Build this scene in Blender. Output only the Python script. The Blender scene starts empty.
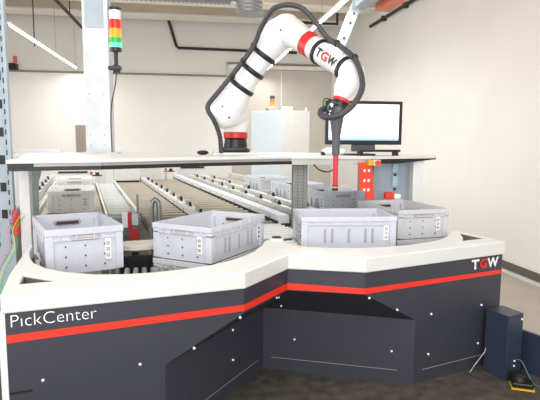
import bpy, bmesh, math, random
from mathutils import Vector, Matrix, Quaternion
random.seed(4)
V = Vector
PI = math.pi
COL = bpy.context.scene.collection

# ------------------------------------------------------------ materials
def lin(c):
    return tuple(((v / 255) / 12.92 if v / 255 <= 0.04045 else ((v / 255 + 0.055) / 1.055) ** 2.4) for v in c)

def mat(name, rgb, rough=0.5, metal=0.0, var=0.04, scale=12, bump=0.0, emit=0.0, stretch=None, coat=0.0, alpha=1.0):
    m = bpy.data.materials.new(name); m.use_nodes = True
    nt = m.node_tree; b = nt.nodes['Principled BSDF']
    c = lin(rgb)
    tc = nt.nodes.new('ShaderNodeTexCoord'); mp = nt.nodes.new('ShaderNodeMapping')
    if stretch: mp.inputs['Scale'].default_value = stretch
    nz = nt.nodes.new('ShaderNodeTexNoise'); nz.inputs['Scale'].default_value = scale; nz.inputs['Detail'].default_value = 4
    rp = nt.nodes.new('ShaderNodeValToRGB')
    lo = tuple(max(0, x * (1 - var * 2)) for x in c) + (1,); hi = tuple(min(1, x * (1 + var)) for x in c) + (1,)
    rp.color_ramp.elements[0].color = lo; rp.color_ramp.elements[1].color = hi
    rp.color_ramp.elements[0].position = .3; rp.color_ramp.elements[1].position = .7
    nt.links.new(tc.outputs['Object'], mp.inputs['Vector']); nt.links.new(mp.outputs['Vector'], nz.inputs['Vector'])
    nt.links.new(nz.outputs['Fac'], rp.inputs['Fac']); nt.links.new(rp.outputs['Color'], b.inputs['Base Color'])
    b.inputs['Roughness'].default_value = rough; b.inputs['Metallic'].default_value = metal
    b.inputs['Coat Weight'].default_value = coat
    b.inputs['Alpha'].default_value = alpha
    if emit:
        b.inputs['Emission Color'].default_value = c + (1,); b.inputs['Emission Strength'].default_value = emit
    if bump:
        bp = nt.nodes.new('ShaderNodeBump'); bp.inputs['Strength'].default_value = bump; bp.inputs['Distance'].default_value = .01
        nt.links.new(nz.outputs['Fac'], bp.inputs['Height']); nt.links.new(bp.outputs['Normal'], b.inputs['Normal'])
    return m

M = {}
M['wall'] = mat('wall_paint', (236, 234, 230), .85, var=.015, scale=1.2)
M['walldark'] = mat('sliding_door_paint', (200, 195, 186), .8, var=.02, scale=2)
M['ceil'] = mat('ceiling_concrete', (214, 203, 186), .9, var=.03, scale=2)
M['beam'] = mat('purlin_paint', (240, 236, 228), .8, var=.02)
M['floor'] = mat('floor_screed', (176, 168, 156), .45, var=.05, scale=3)
M['mat'] = mat('rubber_mat', (76, 70, 63), .7, var=.25, scale=14, bump=.4)
M['white'] = mat('white_laminate', (218, 218, 215), .35, var=.01)
M['whitemetal'] = mat('white_powder_coat', (226, 226, 224), .4, var=.02)
M['anthra'] = mat('anthracite_sheet', (56, 57, 66), .38, var=.04, scale=40)
M['anthra_shaded'] = mat('anthracite_shaded', (48, 49, 56), .5, var=.05, scale=40)  # anthracite darkened, the undercut's shade put into the colour
M['navy'] = mat('navy_sheet', (48, 56, 72), .4, var=.04)
M['red'] = mat('red_stripe', (232, 50, 30), .4, var=.02)
M['robotred'] = mat('robot_red', (200, 40, 40), .4, var=.02)
M['tuberubber'] = mat('red_tube', (196, 44, 56), .4, var=.05)
M['orange'] = mat('orange_beam', (226, 120, 84), .5, var=.04)
M['bracket'] = mat('red_orange_bracket', (240, 66, 30), .45, var=.03)
M['yellow'] = mat('yellow_plastic', (226, 176, 40), .45)
M['robotwhite'] = mat('robot_casting', (234, 234, 236), .32, var=.008, coat=.2)
M['black'] = mat('black_plastic', (22, 22, 25), .4, var=.1)
M['hose'] = mat('grey_hose', (62, 62, 68), .5, var=.08, scale=60)
M['tool'] = mat('grey_tool', (84, 86, 92), .5, var=.05)
M['crate'] = mat('crate_plastic', (204, 206, 215), .5, var=.02, scale=20)
M['crate_warm'] = mat('crate_plastic_warm', (206, 206, 210), .5, var=.02, scale=20)
M['crate_lit'] = mat('crate_plastic_lit', (244, 243, 242), .5, var=.02, scale=20)  # crate plastic lightened to make up for the table's shade
M['crate_mid'] = mat('crate_plastic_mid', (216, 221, 230), .5, var=.02, scale=20)
M['slot'] = mat('crate_slot_grey', (164, 164, 172), .7)
M['hole'] = mat('hole_dark', (50, 46, 54), .8)
M['handle'] = mat('handle_grip', (182, 172, 170), .7)  # beige grey of the crate's grip panel
M['handledark'] = mat('handle_open', (58, 52, 54), .7)
M['paper'] = mat('label_paper', (248, 248, 248), .6, var=.01)
M['ink'] = mat('print_ink', (105, 105, 112), .7)
M['roller'] = mat('zinc_roller', (176, 170, 156), .38, metal=.35, var=.06, scale=8)
M['rollerblue'] = mat('pale_roller', (206, 212, 210), .4, metal=.2, var=.05)
M['steel'] = mat('galvanised_steel', (150, 152, 153), .35, metal=.6, var=.06, scale=25)
M['steelpaint'] = mat('pale_blue_steel', (166, 178, 188), .45, var=.04, scale=9)
M['galv'] = mat('galvanised_sheet', (196, 200, 202), .45, metal=.25, var=.07, scale=9)
M['alu'] = mat('aluminium', (170, 168, 162), .4, metal=.3, var=.05)
M['darkbase'] = mat('dark_table_base', (58, 62, 66), .55, var=.1)
M['greygreen'] = mat('grey_green_panel', (150, 166, 160), .4, var=.04)
M['bluegrey'] = mat('blue_grey_panel', (176, 188, 200), .35, var=.04)
M['paleblue'] = mat('pale_blue_label', (186, 226, 240), .5)
M['cabblue'] = mat('cabinet_side', (212, 222, 228), .5, var=.01)
M['pipe'] = mat('dark_conduit', (52, 44, 42), .6)
M['pipegrey'] = mat('grey_conduit', (150, 140, 130), .6)
M['tube'] = mat('lamp_tube', (255, 253, 250), .5, emit=9)
M['tubehousing'] = mat('lamp_housing', (226, 222, 214), .5)
M['screen'] = mat('screen_white', (236, 240, 250), .3, emit=.75, var=.01)
M['screenbar'] = mat('screen_bar', (150, 200, 222), .3, emit=.5)
M['glow_red'] = mat('lens_red', (232, 30, 26), .3, emit=.25)
M['glow_amber'] = mat('lens_amber', (255, 150, 20), .3, emit=.4)
M['glow_green'] = mat('lens_green', (20, 170, 70), .3, emit=.25)
M['lens_lit'] = mat('lens_green_lit', (90, 240, 160), .3, emit=.9)
M['clear'] = mat('lens_clear', (222, 222, 218), .25)
M['green'] = mat('green_wire', (60, 170, 60), .5)
M['yellowgreen'] = mat('yellow_wire', (200, 200, 60), .5)
M['pink'] = mat('pink_wire', (210, 120, 150), .5)
M['teal'] = mat('teal_cable', (70, 120, 120), .5)
M['silver'] = mat('bolt_highlight', (235, 235, 238), .25, metal=.3, emit=.15)  # weak emission gives the bolts a painted highlight
M['lettering'] = mat('white_lettering', (245, 245, 245), .5)
M['plate'] = mat('beige_plate', (214, 211, 202), .4)
M['pocket'] = mat('pocket_grey', (112, 110, 104), .6)
M['railblue'] = mat('rail_pale', (232, 238, 242), .4, var=.01)
M['postgrey'] = mat('post_grey', (136, 138, 136), .5, var=.05)
M['rollerwhite'] = mat('white_roller', (232, 232, 228), .4, var=.02)
M['bed'] = mat('conveyor_bed', (104, 98, 88), .6)
M['skirt'] = mat('skirting_dark', (96, 92, 84), .6)

# ------------------------------------------------------------ mesh helpers
def frame_of(d, upv=(0, 0, 1)):
    d = V(d).normalized(); u = V(upv)
    if abs(d.dot(u)) > .98: u = V((0, 1, 0))
    x = u.cross(d).normalized(); y = d.cross(x)
    return x, y

class MB:
    def __init__(s): s.bm = bmesh.new()
    def box(s, lo, hi, mtx=None, bev=0):
        lo, hi = V(lo), V(hi)
        r = bmesh.ops.create_cube(s.bm, size=1)
        T = Matrix.Translation((lo + hi) / 2) @ Matrix.Diagonal((*(hi - lo), 1))
        if mtx: T = mtx @ T
        bmesh.ops.transform(s.bm, matrix=T, verts=r['verts'])
        if bev:
            es = list({e for v in r['verts'] for e in v.link_edges})
            bmesh.ops.bevel(s.bm, geom=es, offset=bev, segments=2, affect='EDGES', profile=.6)
        return s
    def beam(s, a, b, w, h, upv=(0, 0, 1), bev=0):
        """box from a to b, width w (sideways) and height h"""
        a, b = V(a), V(b); d = b - a; L = d.length
        x, y = frame_of(d, upv)
        m = Matrix((x.to_4d(), y.to_4d(), d.normalized().to_4d(), V((0, 0, 0, 1)))).transposed()
        m[3] = (0, 0, 0, 1)
        m = Matrix.Translation(a) @ m
        m[3] = (0, 0, 0, 1)
        return s.box((-w / 2, -h / 2, 0), (w / 2, h / 2, L), m, bev)
    def tube(s, pts, rad, n=16, caps=True):
        pts = [V(p) for p in pts]; N = len(pts)
        if not hasattr(rad, '__len__'): rad = [rad] * N
        rings = []; px = None
        for i, p in enumerate(pts):
            d = (pts[min(i + 1, N - 1)] - pts[max(i - 1, 0)]).normalized()
            if px is None: px, _ = frame_of(d)
            px = (px - d * px.dot(d)).normalized(); py = d.cross(px)
            rings.append([s.bm.verts.new(p + (px * math.cos(2 * PI * k / n) + py * math.sin(2 * PI * k / n)) * rad[i]) for k in range(n)])
        for a, b in zip(rings, rings[1:]):
            for k in range(n): s.bm.faces.new((a[k], a[(k + 1) % n], b[(k + 1) % n], b[k]))
        if caps:
            s.bm.faces.new(rings[0][::-1]); s.bm.faces.new(rings[-1])
        return s
    def cyl(s, a, b, r, n=20): return s.tube([a, b], r, n)
    def ball(s, c, r, sc=(1, 1, 1), seg=16):
        q = bmesh.ops.create_uvsphere(s.bm, u_segments=seg, v_segments=max(6, seg // 2), radius=r)
        bmesh.ops.transform(s.bm, matrix=Matrix.Translation(V(c)) @ Matrix.Diagonal((*sc, 1)), verts=q['verts'])
        return s
    def torus(s, c, axis, R, r, n=28, m=8, flat=1.0):
        x, y = frame_of(axis); ax = V(axis).normalized(); rings = []
        for i in range(n):
            t = 2 * PI * i / n; o = x * math.cos(t) + y * math.sin(t)
            rings.append([s.bm.verts.new(V(c) + o * (R + r * math.cos(2 * PI * j / m)) + ax * r * flat * math.sin(2 * PI * j / m)) for j in range(m)])
        for i in range(n):
            a, b = rings[i], rings[(i + 1) % n]
            for j in range(m): s.bm.faces.new((a[j], a[(j + 1) % m], b[(j + 1) % m], b[j]))
        return s
    def poly(s, pts):
        s.bm.faces.new([s.bm.verts.new(V(p)) for p in pts]); return s
    def slab(s, pts, thick):
        """polygon thickened along its normal (backwards)"""
        pts = [V(p) for p in pts]
        n = V((0, 0, 0))
        for i in range(len(pts)):
            a, b = pts[i], pts[(i + 1) % len(pts)]; n += a.cross(b)
        n.normalize()
        f = [s.bm.verts.new(p) for p in pts]; g = [s.bm.verts.new(p - n * thick) for p in pts]
        s.bm.faces.new(f); s.bm.faces.new(g[::-1]); k = len(pts)
        for i in range(k): s.bm.faces.new((f[(i + 1) % k], f[i], g[i], g[(i + 1) % k]))
        return s
    def prism(s, pts2, z0, z1):
        """plan polygon extruded up"""
        return s.slab([(x, y, z1) for x, y in pts2], z1 - z0)
    def build(s, name, m, parent=None, smooth=False, bevel=0):
        bmesh.ops.recalc_face_normals(s.bm, faces=s.bm.faces)
        me = bpy.data.meshes.new(name); s.bm.to_mesh(me); s.bm.free()
        me.materials.append(m)
        o = bpy.data.objects.new(name, me); COL.objects.link(o)
        if smooth:
            for p in me.polygons: p.use_smooth = True
            me.set_sharp_from_angle(angle=math.radians(40))
        if bevel:
            bv = o.modifiers.new('bevel', 'BEVEL'); bv.width = bevel; bv.segments = 2; bv.limit_method = 'ANGLE'
        if parent:
            o.parent = parent
            o.matrix_parent_inverse = Matrix.Identity(4)
        return o

def tag(o, label=None, cat=None, group=None, kind=None):
    if label: o['label'] = label
    if cat: o['category'] = cat
    if group: o['group'] = group
    if kind: o['kind'] = kind
    return o
def thing(name, label, cat, loc=(0, 0, 0), rz=0, group=None):
    o = bpy.data.objects.new(name, None); COL.objects.link(o)
    o.location = loc; o.rotation_euler = (0, 0, rz); o.empty_display_size = .05
    return tag(o, label, cat, group)
class Local:
    """wraps an Empty placed at loc; parts given in world coordinates are moved to its frame"""
    pass
def attach(parent, *objs):
    """objs built in world space, parent Empty has translation only"""
    for o in objs:
        o.parent = parent
        o.location = o.location - world_loc(parent)
def world_loc(o):
    l = V(o.location); p = o.parent
    while p: l = l + V(p.location); p = p.parent
    return l
def dup(root, loc, rz, label, group=None):
    r = root.copy(); COL.objects.link(r); r.location = loc; r.rotation_euler = (0, 0, rz)
    r['label'] = label
    if group: r['group'] = group
    for ch in list(root.children):
        c = ch.copy(); COL.objects.link(c); c.parent = r
        for g in list(ch.children):
            d = g.copy(); COL.objects.link(d); d.parent = c
    return r
def struct(name, mb, m, **k):
    return tag(mb.build(name, m, **k), kind='structure')
def text_mesh(txt, size=1.0, extrude=0.0, offset=0.0):
    cu = bpy.data.curves.new('lettering', 'FONT'); cu.body = txt; cu.size = size; cu.extrude = extrude; cu.offset = offset
    cu.resolution_u = 3
    ob = bpy.data.objects.new('tmp', cu); COL.objects.link(ob)
    bpy.context.view_layer.update()
    me = bpy.data.meshes.new_from_object(ob.evaluated_get(bpy.context.evaluated_depsgraph_get()))
    bpy.data.objects.remove(ob); bpy.data.curves.remove(cu)
    return me
def text_on_plane(name, txt, org, end, height, m, parent, lift=.002, bold=0.0):
    """text from org to end (horizontal), cap height given"""
    me = text_mesh(txt, 1, 0.0, bold)
    xs = [v.co.x for v in me.vertices]; ys = [v.co.y for v in me.vertices]
    x0, x1, y0, y1 = min(xs), max(xs), min(ys), max(ys)
    org, end = V(org), V(end); d = end - org; nrm = V((d.y, -d.x, 0)).normalized()
    for v in me.vertices:
        v.co = org + d * ((v.co.x - x0) / (x1 - x0)) + V((0, 0, height * v.co.y / .7)) + nrm * lift
    me.materials.clear(); me.materials.append(m)
    o = bpy.data.objects.new(name, me); COL.objects.link(o)
    if parent: o.parent = parent
    return o
def curve_pts(pts, sub=6):
    """Catmull-Rom through pts"""
    P = [V(p) for p in pts]; P = [P[0] * 2 - P[1]] + P + [P[-1] * 2 - P[-2]]; out = []
    for i in range(1, len(P) - 2):
        a, b, c, d = P[i - 1:i + 3]
        for k in range(sub):
            t = k / sub
            out.append(.5 * ((2 * b) + (c - a) * t + (2 * a - 5 * b + 4 * c - d) * t * t + (3 * b - a - 3 * c + d) * t ** 3))
    out.append(P[-2]); return out

# machine frame: lanes run along v, u is across
AM = .188
def W(u, v, z=0): return V((u * math.cos(AM) - v * math.sin(AM), u * math.sin(AM) + v * math.cos(AM), z))

# ------------------------------------------------------------ the hall
YB = 11.5; XR = 3.4
struct('floor', MB().box((-4.4, -3, -.1), (XR + .1, YB + .1, 0)), M['floor'])
struct('wall_back', MB().box((-4.4, YB, 0), (XR + .1, YB + .15, 4.5)), M['wall'])
struct('wall_right', MB().box((XR, -1.0, 0), (XR + .15, YB, 4.5)), M['wall'])
struct('wall_left', MB().box((-4.5, -1.0, 0), (-4.35, YB, 4.5)), M['wall'])
struct('ceiling', MB().box((-4.4, -1.0, 4.4), (XR + .1, YB + .1, 4.5)), M['ceil'])
struct('baseboard_right', MB().box((XR - .015, -1, .03), (XR, YB, .11)), M['skirt'])
struct('trim_1', MB().box((XR - .05, -1, .0), (XR - .002, YB, .025)), M['white'])
k = 2
for y0, y1, z in ((8.95, 9.3, 3.66), (10.8, 11.3, 3.84), (7.0, 7.3, 3.62)):
    struct('trim_%d' % k, MB().box((-4.35, y0 + .02, z + .03), (XR, y1 - .02, 4.4)), M['ceil']); k += 1
    struct('trim_%d' % k, MB().box((-4.35, y0, z), (XR, y1, z + .03)), M['beam']); k += 1
struct('door_1', MB().box((.98, YB - .05, 0), (3.2, YB - .001, 2.9)), M['walldark'])
d = MB()
d.box((.9, YB - .08, 2.92), (3.3, YB - .002, 3.0)); d.box((2.05, YB - .06, 0), (2.07, YB - .03, 2.9))
struct('trim_%d' % k, d, M['beam']); k += 1
struct('door_2', MB().box((-2.30, YB - .04, 0), (-2.1, YB - .001, 1.68)), M['pipegrey'])

tag(MB().tube(curve_pts([(-.5, YB - .06, 4.4), (-.36, YB - .04, 3.9), (-.2, YB - .03, 3.36)], 3) + [V((-.16, YB - .03, 3.32)), V((2.4, YB - .03, 3.3))], .03, 8)
    .build('conduit', M['pipe'], smooth=True), 'thin dark conduit dropping from the ceiling and running along the back wall above the robot', 'pipe')
tag(MB().tube([(-3.6, YB - .04, 2.76), (.86, YB - .04, 2.76), (.86, YB - .04, 3.04), (3.3, YB - .04, 3.04)], .02, 8)
    .build('conduit', M['pipegrey'], smooth=True), 'thin grey pipe running level on the back wall, stepping up over the sliding door', 'pipe')
pr = thing('conduit', 'black pipe clamped high along the right wall', 'pipe', (XR - .05, 9.45, 3.48))
attach(pr, MB().tube([(XR - .05, 9.45, 3.48), (XR - .05, 2, 3.48)], .028, 8).build('pipe', M['pipe'], smooth=True))
for y in (8.8, 7.9, 6.9, 5.5): attach(pr, MB().box((XR - .08, y - .03, 3.44), (XR - .001, y + .03, 3.52)).build('clamp', M['pipe']))
tag(MB().tube([(2.1, 10, 3.62), (2.88, 10, 3.62), (2.88, 10, 4.40)], .03, 8).build('conduit', M['pipe'], smooth=True),
    'short dark pipe bend hanging below the ceiling at the right, behind the robot elbow', 'pipe')
hc = thing('conduit', 'dark conduit slanting down to the left edge of the steel pillar at the top', 'pipe', (-1.95, 7, 3.5))
attach(hc, MB().tube([(-1.95, 4.5, 3.5), (-1.95, 10.78, 3.5)], .028, 8).build('pipe', M['pipe'], smooth=True))
for y in (5.5, 9.6): attach(hc, MB().cyl((-1.95, y, 3.5), (-1.95, y, 4.4), .008, 6).build('hanger', M['pipe']))
wl = thing('wall_detector', 'small black detector box on the back wall beside the steel rack', 'detector', (-3.45, YB, 2.85))
attach(wl, MB().box((-3.53, YB - .16, 2.78), (-3.37, YB - .002, 2.9)).build('housing', M['black'], bevel=.01),
       MB().box((-3.45, YB - .06, 2.93), (-3.39, YB - .002, 3.05)).build('warning_plate', M['orange']))

# spiral duct
du = thing('ventilation_duct', 'silver spiral ventilation duct under the ceiling with an open outlet turned down', 'duct', (.7, 6, 2.78))
def ribbed(a, b, r, step=.05):
    a, b = V(a), V(b); L = (b - a).length; n = int(L / step); pts = []; rad = []
    for i in range(n * 2 + 1):
        pts.append(a.lerp(b, i / (n * 2))); rad.append(r + (.012 if i % 2 else 0))
    return pts, rad
p, r = ribbed((-.95, 6, 3.07), (.5, 6, 3.07), .17)
b = MB().tube(p, r, 28); attach(du, b.build('duct_run', M['steel'], smooth=True))
p, r = ribbed((.71, 6, 3.2), (.71, 6, 2.79), .145, .04)
b = MB().tube(p, r, 28); b.cyl((.5, 6, 3.07), (.71, 6, 3.07), .14, 28); attach(du, b.build('outlet', M['steel'], smooth=True))
for x in (-.7, .3): attach(du, MB().cyl((x, 6, 3.2), (x, 6, 4.4), .006, 6).build('hanger', M['steel']))

# lamps (tubes in rows under the roof)
def lamp(x, y0, y1, z, label):
    t = thing('strip_light', label, 'light', (x, (y0 + y1) / 2, z), 0, None)
    h = MB().box((x - .022, y0, z + .012), (x + .022, y1, z + .035)).build('housing', M['tubehousing'])
    g = MB().cyl((x, y0 + .05, z), (x, y1 - .05, z), .014, 10).build('tube', M['tube'], smooth=True)
    attach(t, h, g)
    for y in (y1 - .1,): attach(t, MB().cyl((x, y, z + .045), (x, y, 4.4), .003, 5).build('wire', M['pipegrey']))
    L = bpy.data.lights.new('lamp_light', 'AREA'); L.shape = 'RECTANGLE'; L.size = .2; L.size_y = y1 - y0; L.energy = 11 * (y1 - y0); L.color = (1, .99, .97)
    o = bpy.data.objects.new('lamp_light', L); COL.objects.link(o); o.location = (x, (y0 + y1) / 2, z - .06)
lamp(-2.2, 7.2, 9.7, 2.82, 'bright tube light left of the galvanised pillar, nearer of two')
lamp(-2.2, 9.75, 11.3, 2.82, 'slim tube light meeting the pillar edge, further of the left pair')
lamp(1.62, 4.6, 6.4, 2.82, 'tube light at the top edge above the robot elbow')
lamp(1.62, 6.5, 8.3, 2.82, 'bright tube light seen just behind the top of the robot elbow')
lamp(1.62, 8.4, 11.2, 2.82, 'tube light showing below the elbow beside the robot upper arm')
tag(MB().cyl((-2.62, 9.9, 4.4), (-2.62, 9.9, 3.0), .01, 6).build('hanging_wire', M['pipe']), 'thin vertical wire hanging from the ceiling near the left light', 'wire')

# ------------------------------------------------------------ rubber mat
tag(MB().box((-2.6, .4, .001), (2.32, 3.2, .012)).build('floor_mat', M['mat']), 'dark brown textured rubber mat on the floor in front of the counter', 'mat')

# ------------------------------------------------------------ the counter
P1 = V((-.719, 2.131, 0)); P2 = V((.255, 2.356, 0)); P3 = V((.527, 2.694, 0)); P4 = V((.917, 2.561, 0)); P5 = V((1.912, 2.882, 0))
Q1 = V((-.11, 2.272, 0)); Q2 = V((.442, 3.01, 0)); Q3 = V((1.26, 2.673, 0))
ZR = .71; ZF = .59; ZL = .395
def at(p, z): return V((p.x, p.y, z))
ct = thing('picking_counter', 'dark grey front counter with white rim and red stripe spanning the foreground', 'counter')
def panel(name, pts, m=M['anthra'], th=.012):
    return MB().slab(pts, th).build(name, m, ct)
panel('fascia_panel', [at(P1, 0.004), at(Q1, 0.004), at(Q1, ZL), at(P2, ZF), at(P2, ZR), at(P1, ZR)])
panel('fascia_panel', [at(P2, ZF), at(P3, ZF), at(P3, ZR), at(P2, ZR)])
panel('fascia_panel', [at(P3, ZF), at(P4, ZF), at(P4, ZR), at(P3, ZR)])
panel('fascia_panel', [at(Q3, 0.004), at(P5, 0.004), at(P5, ZR), at(P4, ZR), at(P4, ZF), at(Q3, ZL)])
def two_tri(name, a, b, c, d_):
    mb = MB(); mb.slab([a, b, c], .008); mb.slab([a, c, d_], .008); mb.build(name, M['anthra_shaded'], ct)
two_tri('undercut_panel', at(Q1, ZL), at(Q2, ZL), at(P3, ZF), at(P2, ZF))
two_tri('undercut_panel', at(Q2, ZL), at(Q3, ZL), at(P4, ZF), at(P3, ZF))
panel('lower_panel', [at(Q1, .004), at(Q2, .004), at(Q2, ZL), at(Q1, ZL)])
panel('lower_panel', [at(Q2, .004), at(Q3, .004), at(Q3, ZL), at(Q2, ZL)])
def strip(name, a, b, z0, z1, m, lift=.002, t0=0, t1=1, th=.002, z0b=None, z1b=None):
    a, b = V(a), V(b); d_ = (b - a); n = V((d_.y, -d_.x, 0)).normalized() * lift
    A, B = a + d_ * t0 + n, a + d_ * t1 + n
    z0b = z0 if z0b is None else z0b; z1b = z1 if z1b is None else z1b
    return MB().slab([at(A, z0), at(B, z0b), at(B, z1b), at(A, z1)], th).build(name, m, ct)
S = ((P1, P2, .588, .62, .601, .631), (P2, P3, .601, .631, .595, .631), (P3, P4, .595, .631, .593, .623), (P4, P5, .593, .623, .588, .613))
for a, b_, z0, z1, z2, z3 in S: strip('red_stripe', a, b_, z0, z1, M['red'], .003, z0b=z2, z1b=z3)
for a, b_, t0, t1 in ((Q1, Q2, .1, .93), (Q2, Q3, .06, .9), (Q3, P5, .1, .95)): strip('seam', a, b_, .088, .0905, M['alu'], .003, t0, t1)
strip('seam', P1, P2, .372, .38, M['black'], .003, 0, .085)
# end plates
MB().box((P1.x - .028, P1.y, .004), (P1.x - .002, P1.y + .05, ZR)).build('end_plate', M['whitemetal'], ct)
e0 = at(P5, 0); MB().slab([at(P5, .004), (P5.x - .09, P5.y + .34, .004), (P5.x - .09, P5.y + .34, ZR), at(P5, ZR)], .014).build('end_plate', M['whitemetal'], ct)
MB().slab([(-.748, 2.19, .004), (-.748, 2.19, ZR), (-.90, 3.1, ZR), (-.90, 3.1, .004)], .012).build('end_plate', M['whitemetal'], ct)
# bolts
def bolt(p, a, b_, r=.007):
    d_ = V(b_) - V(a); n = V((d_.y, -d_.x, 0)).normalized(); p = V(p)
    o = MB().ball((0, 0, 0), r, seg=10).build('bolt', M['silver'], ct, smooth=True); o.location = p + n * .003
for p in ((-.597, 2.159, .413), (-.216, 2.247, .418), (0.02, 2.302, .455), (.235, 2.351, .572)): bolt(p, P1, P2)
for p in ((1.37, 2.708, .413), (1.756, 2.832, .409), (1.361, 2.705, .175), (1.744, 2.828, .17), (.945, 2.57, .568), (1.13, 2.63, .475)): bolt(p, P4, P5)
def lerpP(a, b_, t, z): q = a.lerp(b_, t); return (q.x, q.y, z)
for t, z in ((.62, .2), (.62, .5), (.18, .13)): bolt(lerpP(Q1, Q2, t, min(z, .37)), Q1, Q2)
for t, z in ((.22, .215), (.86, .20)): bolt(lerpP(Q2, Q3, t, z), Q2, Q3)
bolt((.50, 2.80, .52), Q2, Q3, .006); bolt((.52, 2.83, .46), Q2, Q3, .006)
bolt((.46, 2.66, .563), P2, P3, .006)

# white rim: curve with holes -> mesh
cu = bpy.data.curves.new('rim', 'CURVE'); cu.dimensions = '2D'; cu.fill_mode = 'BOTH'; cu.extrude = .034; cu.bevel_depth = .006; cu.bevel_resolution = 1; cu.offset = -.006
def spline(pts):
    s_ = cu.splines.new('POLY'); s_.points.add(len(pts) - 1); s_.use_cyclic_u = True
    for q, (x, y) in zip(s_.points, pts): q.co = (x, y, 0, 1)
inL = [(-.885, 3.12), (-.845, 2.92), (-.8, 2.77), (-.75, 2.66), (-.66, 2.54), (-.56, 2.46), (-.42, 2.40), (-.29, 2.385), (-.16, 2.40), (-.03, 2.44), (.1, 2.50), (.2, 2.58), (.29, 2.69), (.36, 2.80), (.42, 2.94), (.46, 3.09)]
inR = [(.60, 2.955), (.68, 2.875), (.80, 2.825), (.97, 2.80), (1.12, 2.81), (1.27, 2.85), (1.42, 2.91), (1.53, 2.97), (1.63, 3.06), (1.70, 3.15), (1.76, 3.26)]
outer = [(P1.x - .012, P1.y - .008), (P2.x + .004, P2.y - .012), (P3.x + .002, P3.y - .014), (P4.x, P4.y - .013), (P5.x + .008, P5.y - .008), (1.83, 3.24)]
inner = list(reversed(inR)) + [(.57, 3.03), (.56, 3.1), (.5, 3.12)] + list(reversed(inL))
spline(outer + inner + [(-.91, 3.18), (-.80, 2.45)])
spline([(-.735, 2.43), (-.705, 2.275), (-.545, 2.31), (-.62, 2.35)])
spline([(1.80, 3.20), (1.865, 2.99), (1.67, 2.93), (1.73, 3.03)])
rc = bpy.data.objects.new('rimtmp', cu); COL.objects.link(rc); bpy.context.view_layer.update()
rme = bpy.data.meshes.new_from_object(rc.evaluated_get(bpy.context.evaluated_depsgraph_get())); bpy.data.objects.remove(rc)
rme.materials.clear(); rme.materials.append(M['white'])
for p_ in rme.polygons: p_.use_smooth = False
rim = bpy.data.objects.new('rim', rme); COL.objects.link(rim); rim.location = (0, 0, .75); rim.parent = ct
MB().prism([(-.75, 2.43), (-.72, 2.27), (-.55, 2.30), (-.62, 2.37)], .700, .712).build('pocket_floor', M['alu'], ct)
MB().prism([(1.83, 3.18), (1.875, 2.99), (1.66, 2.93), (1.72, 3.05)], .700, .712).build('pocket_floor', M['alu'], ct)
def liner(pts):
    mb = MB(); c = V((sum(p[0] for p in pts) / len(pts), sum(p[1] for p in pts) / len(pts), 0))
    q = [c + (V((x, y, 0)) - c) * .97 for x, y in pts]
    for a_, b_ in zip(q, q[1:] + q[:1]): mb.beam((a_.x, a_.y, .745), (b_.x, b_.y, .745), .004, .072)
    mb.build('pocket_liner', M['pocket'], ct)
liner([(-.735, 2.43), (-.705, 2.275), (-.545, 2.31), (-.62, 2.35)]); liner([(1.80, 3.20), (1.865, 2.99), (1.67, 2.93), (1.73, 3.03)])
# nose between the two scallops
nz = MB().tube([(.53, 3.09, .72), (.53, 3.09, .76), (.535, 3.09, .80), (.535, 3.09, .805)], [.065, .06, .044, .040], 20).build('cup', M['white'], ct, smooth=True)
MB().cyl((.535, 3.09, .8045), (.535, 3.09, .811), .030, 16).build('cup_opening', M['black'], ct)
MB().box((.60, 2.93, .79), (.63, 2.945, .792)).build('sticker', M['yellow'], ct)
# inner skirt of the scallops
def skirt(pts):
    mb = MB()
    for a, b_ in zip(pts, pts[1:]):
        mb.slab([(a[0], a[1], .52), (b_[0], b_[1], .52), (b_[0], b_[1], .722), (a[0], a[1], .722)], .006)
    mb.build('inner_skirt', M['darkbase'], ct)
skirt([(x * 1, y - .008) for x, y in inL]); skirt([(x, y - .008) for x, y in inR])
for p_, q_ in ((P3, P4), (P2, P3)):
    d_ = (q_ - p_).normalized(); n_ = V((d_.y, -d_.x, 0)); c_ = p_ + d_ * .003 + n_ * (.0145 if p_ is P3 else .0145)
    if p_ is P3: MB().beam((c_.x, c_.y, .712), (c_.x, c_.y, .786), .002, .002).build('seam', M['pocket'], ct)
# lettering
text_on_plane('lettering', 'P\u0131ckCenter', (-.701, 2.135, .652), (-.385, 2.208, .65), .052, M['lettering'], ct, .004, -.016)
def letter(ch, t0, t1, m, bold=.03, z=.642, h=.055):
    a = V((1.662, 2.801, z)); b_ = V((1.872, 2.8685, z)); return text_on_plane('logo_letter', ch, a.lerp(b_, t0), a.lerp(b_, t1), h, m, ct, .004, bold)
letter('T', -.02, .27, M['lettering'], .035); letter('G', .30, .58, M['robotred'], .05); letter('W', .58, 1.02, M['lettering'], .035)

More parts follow.
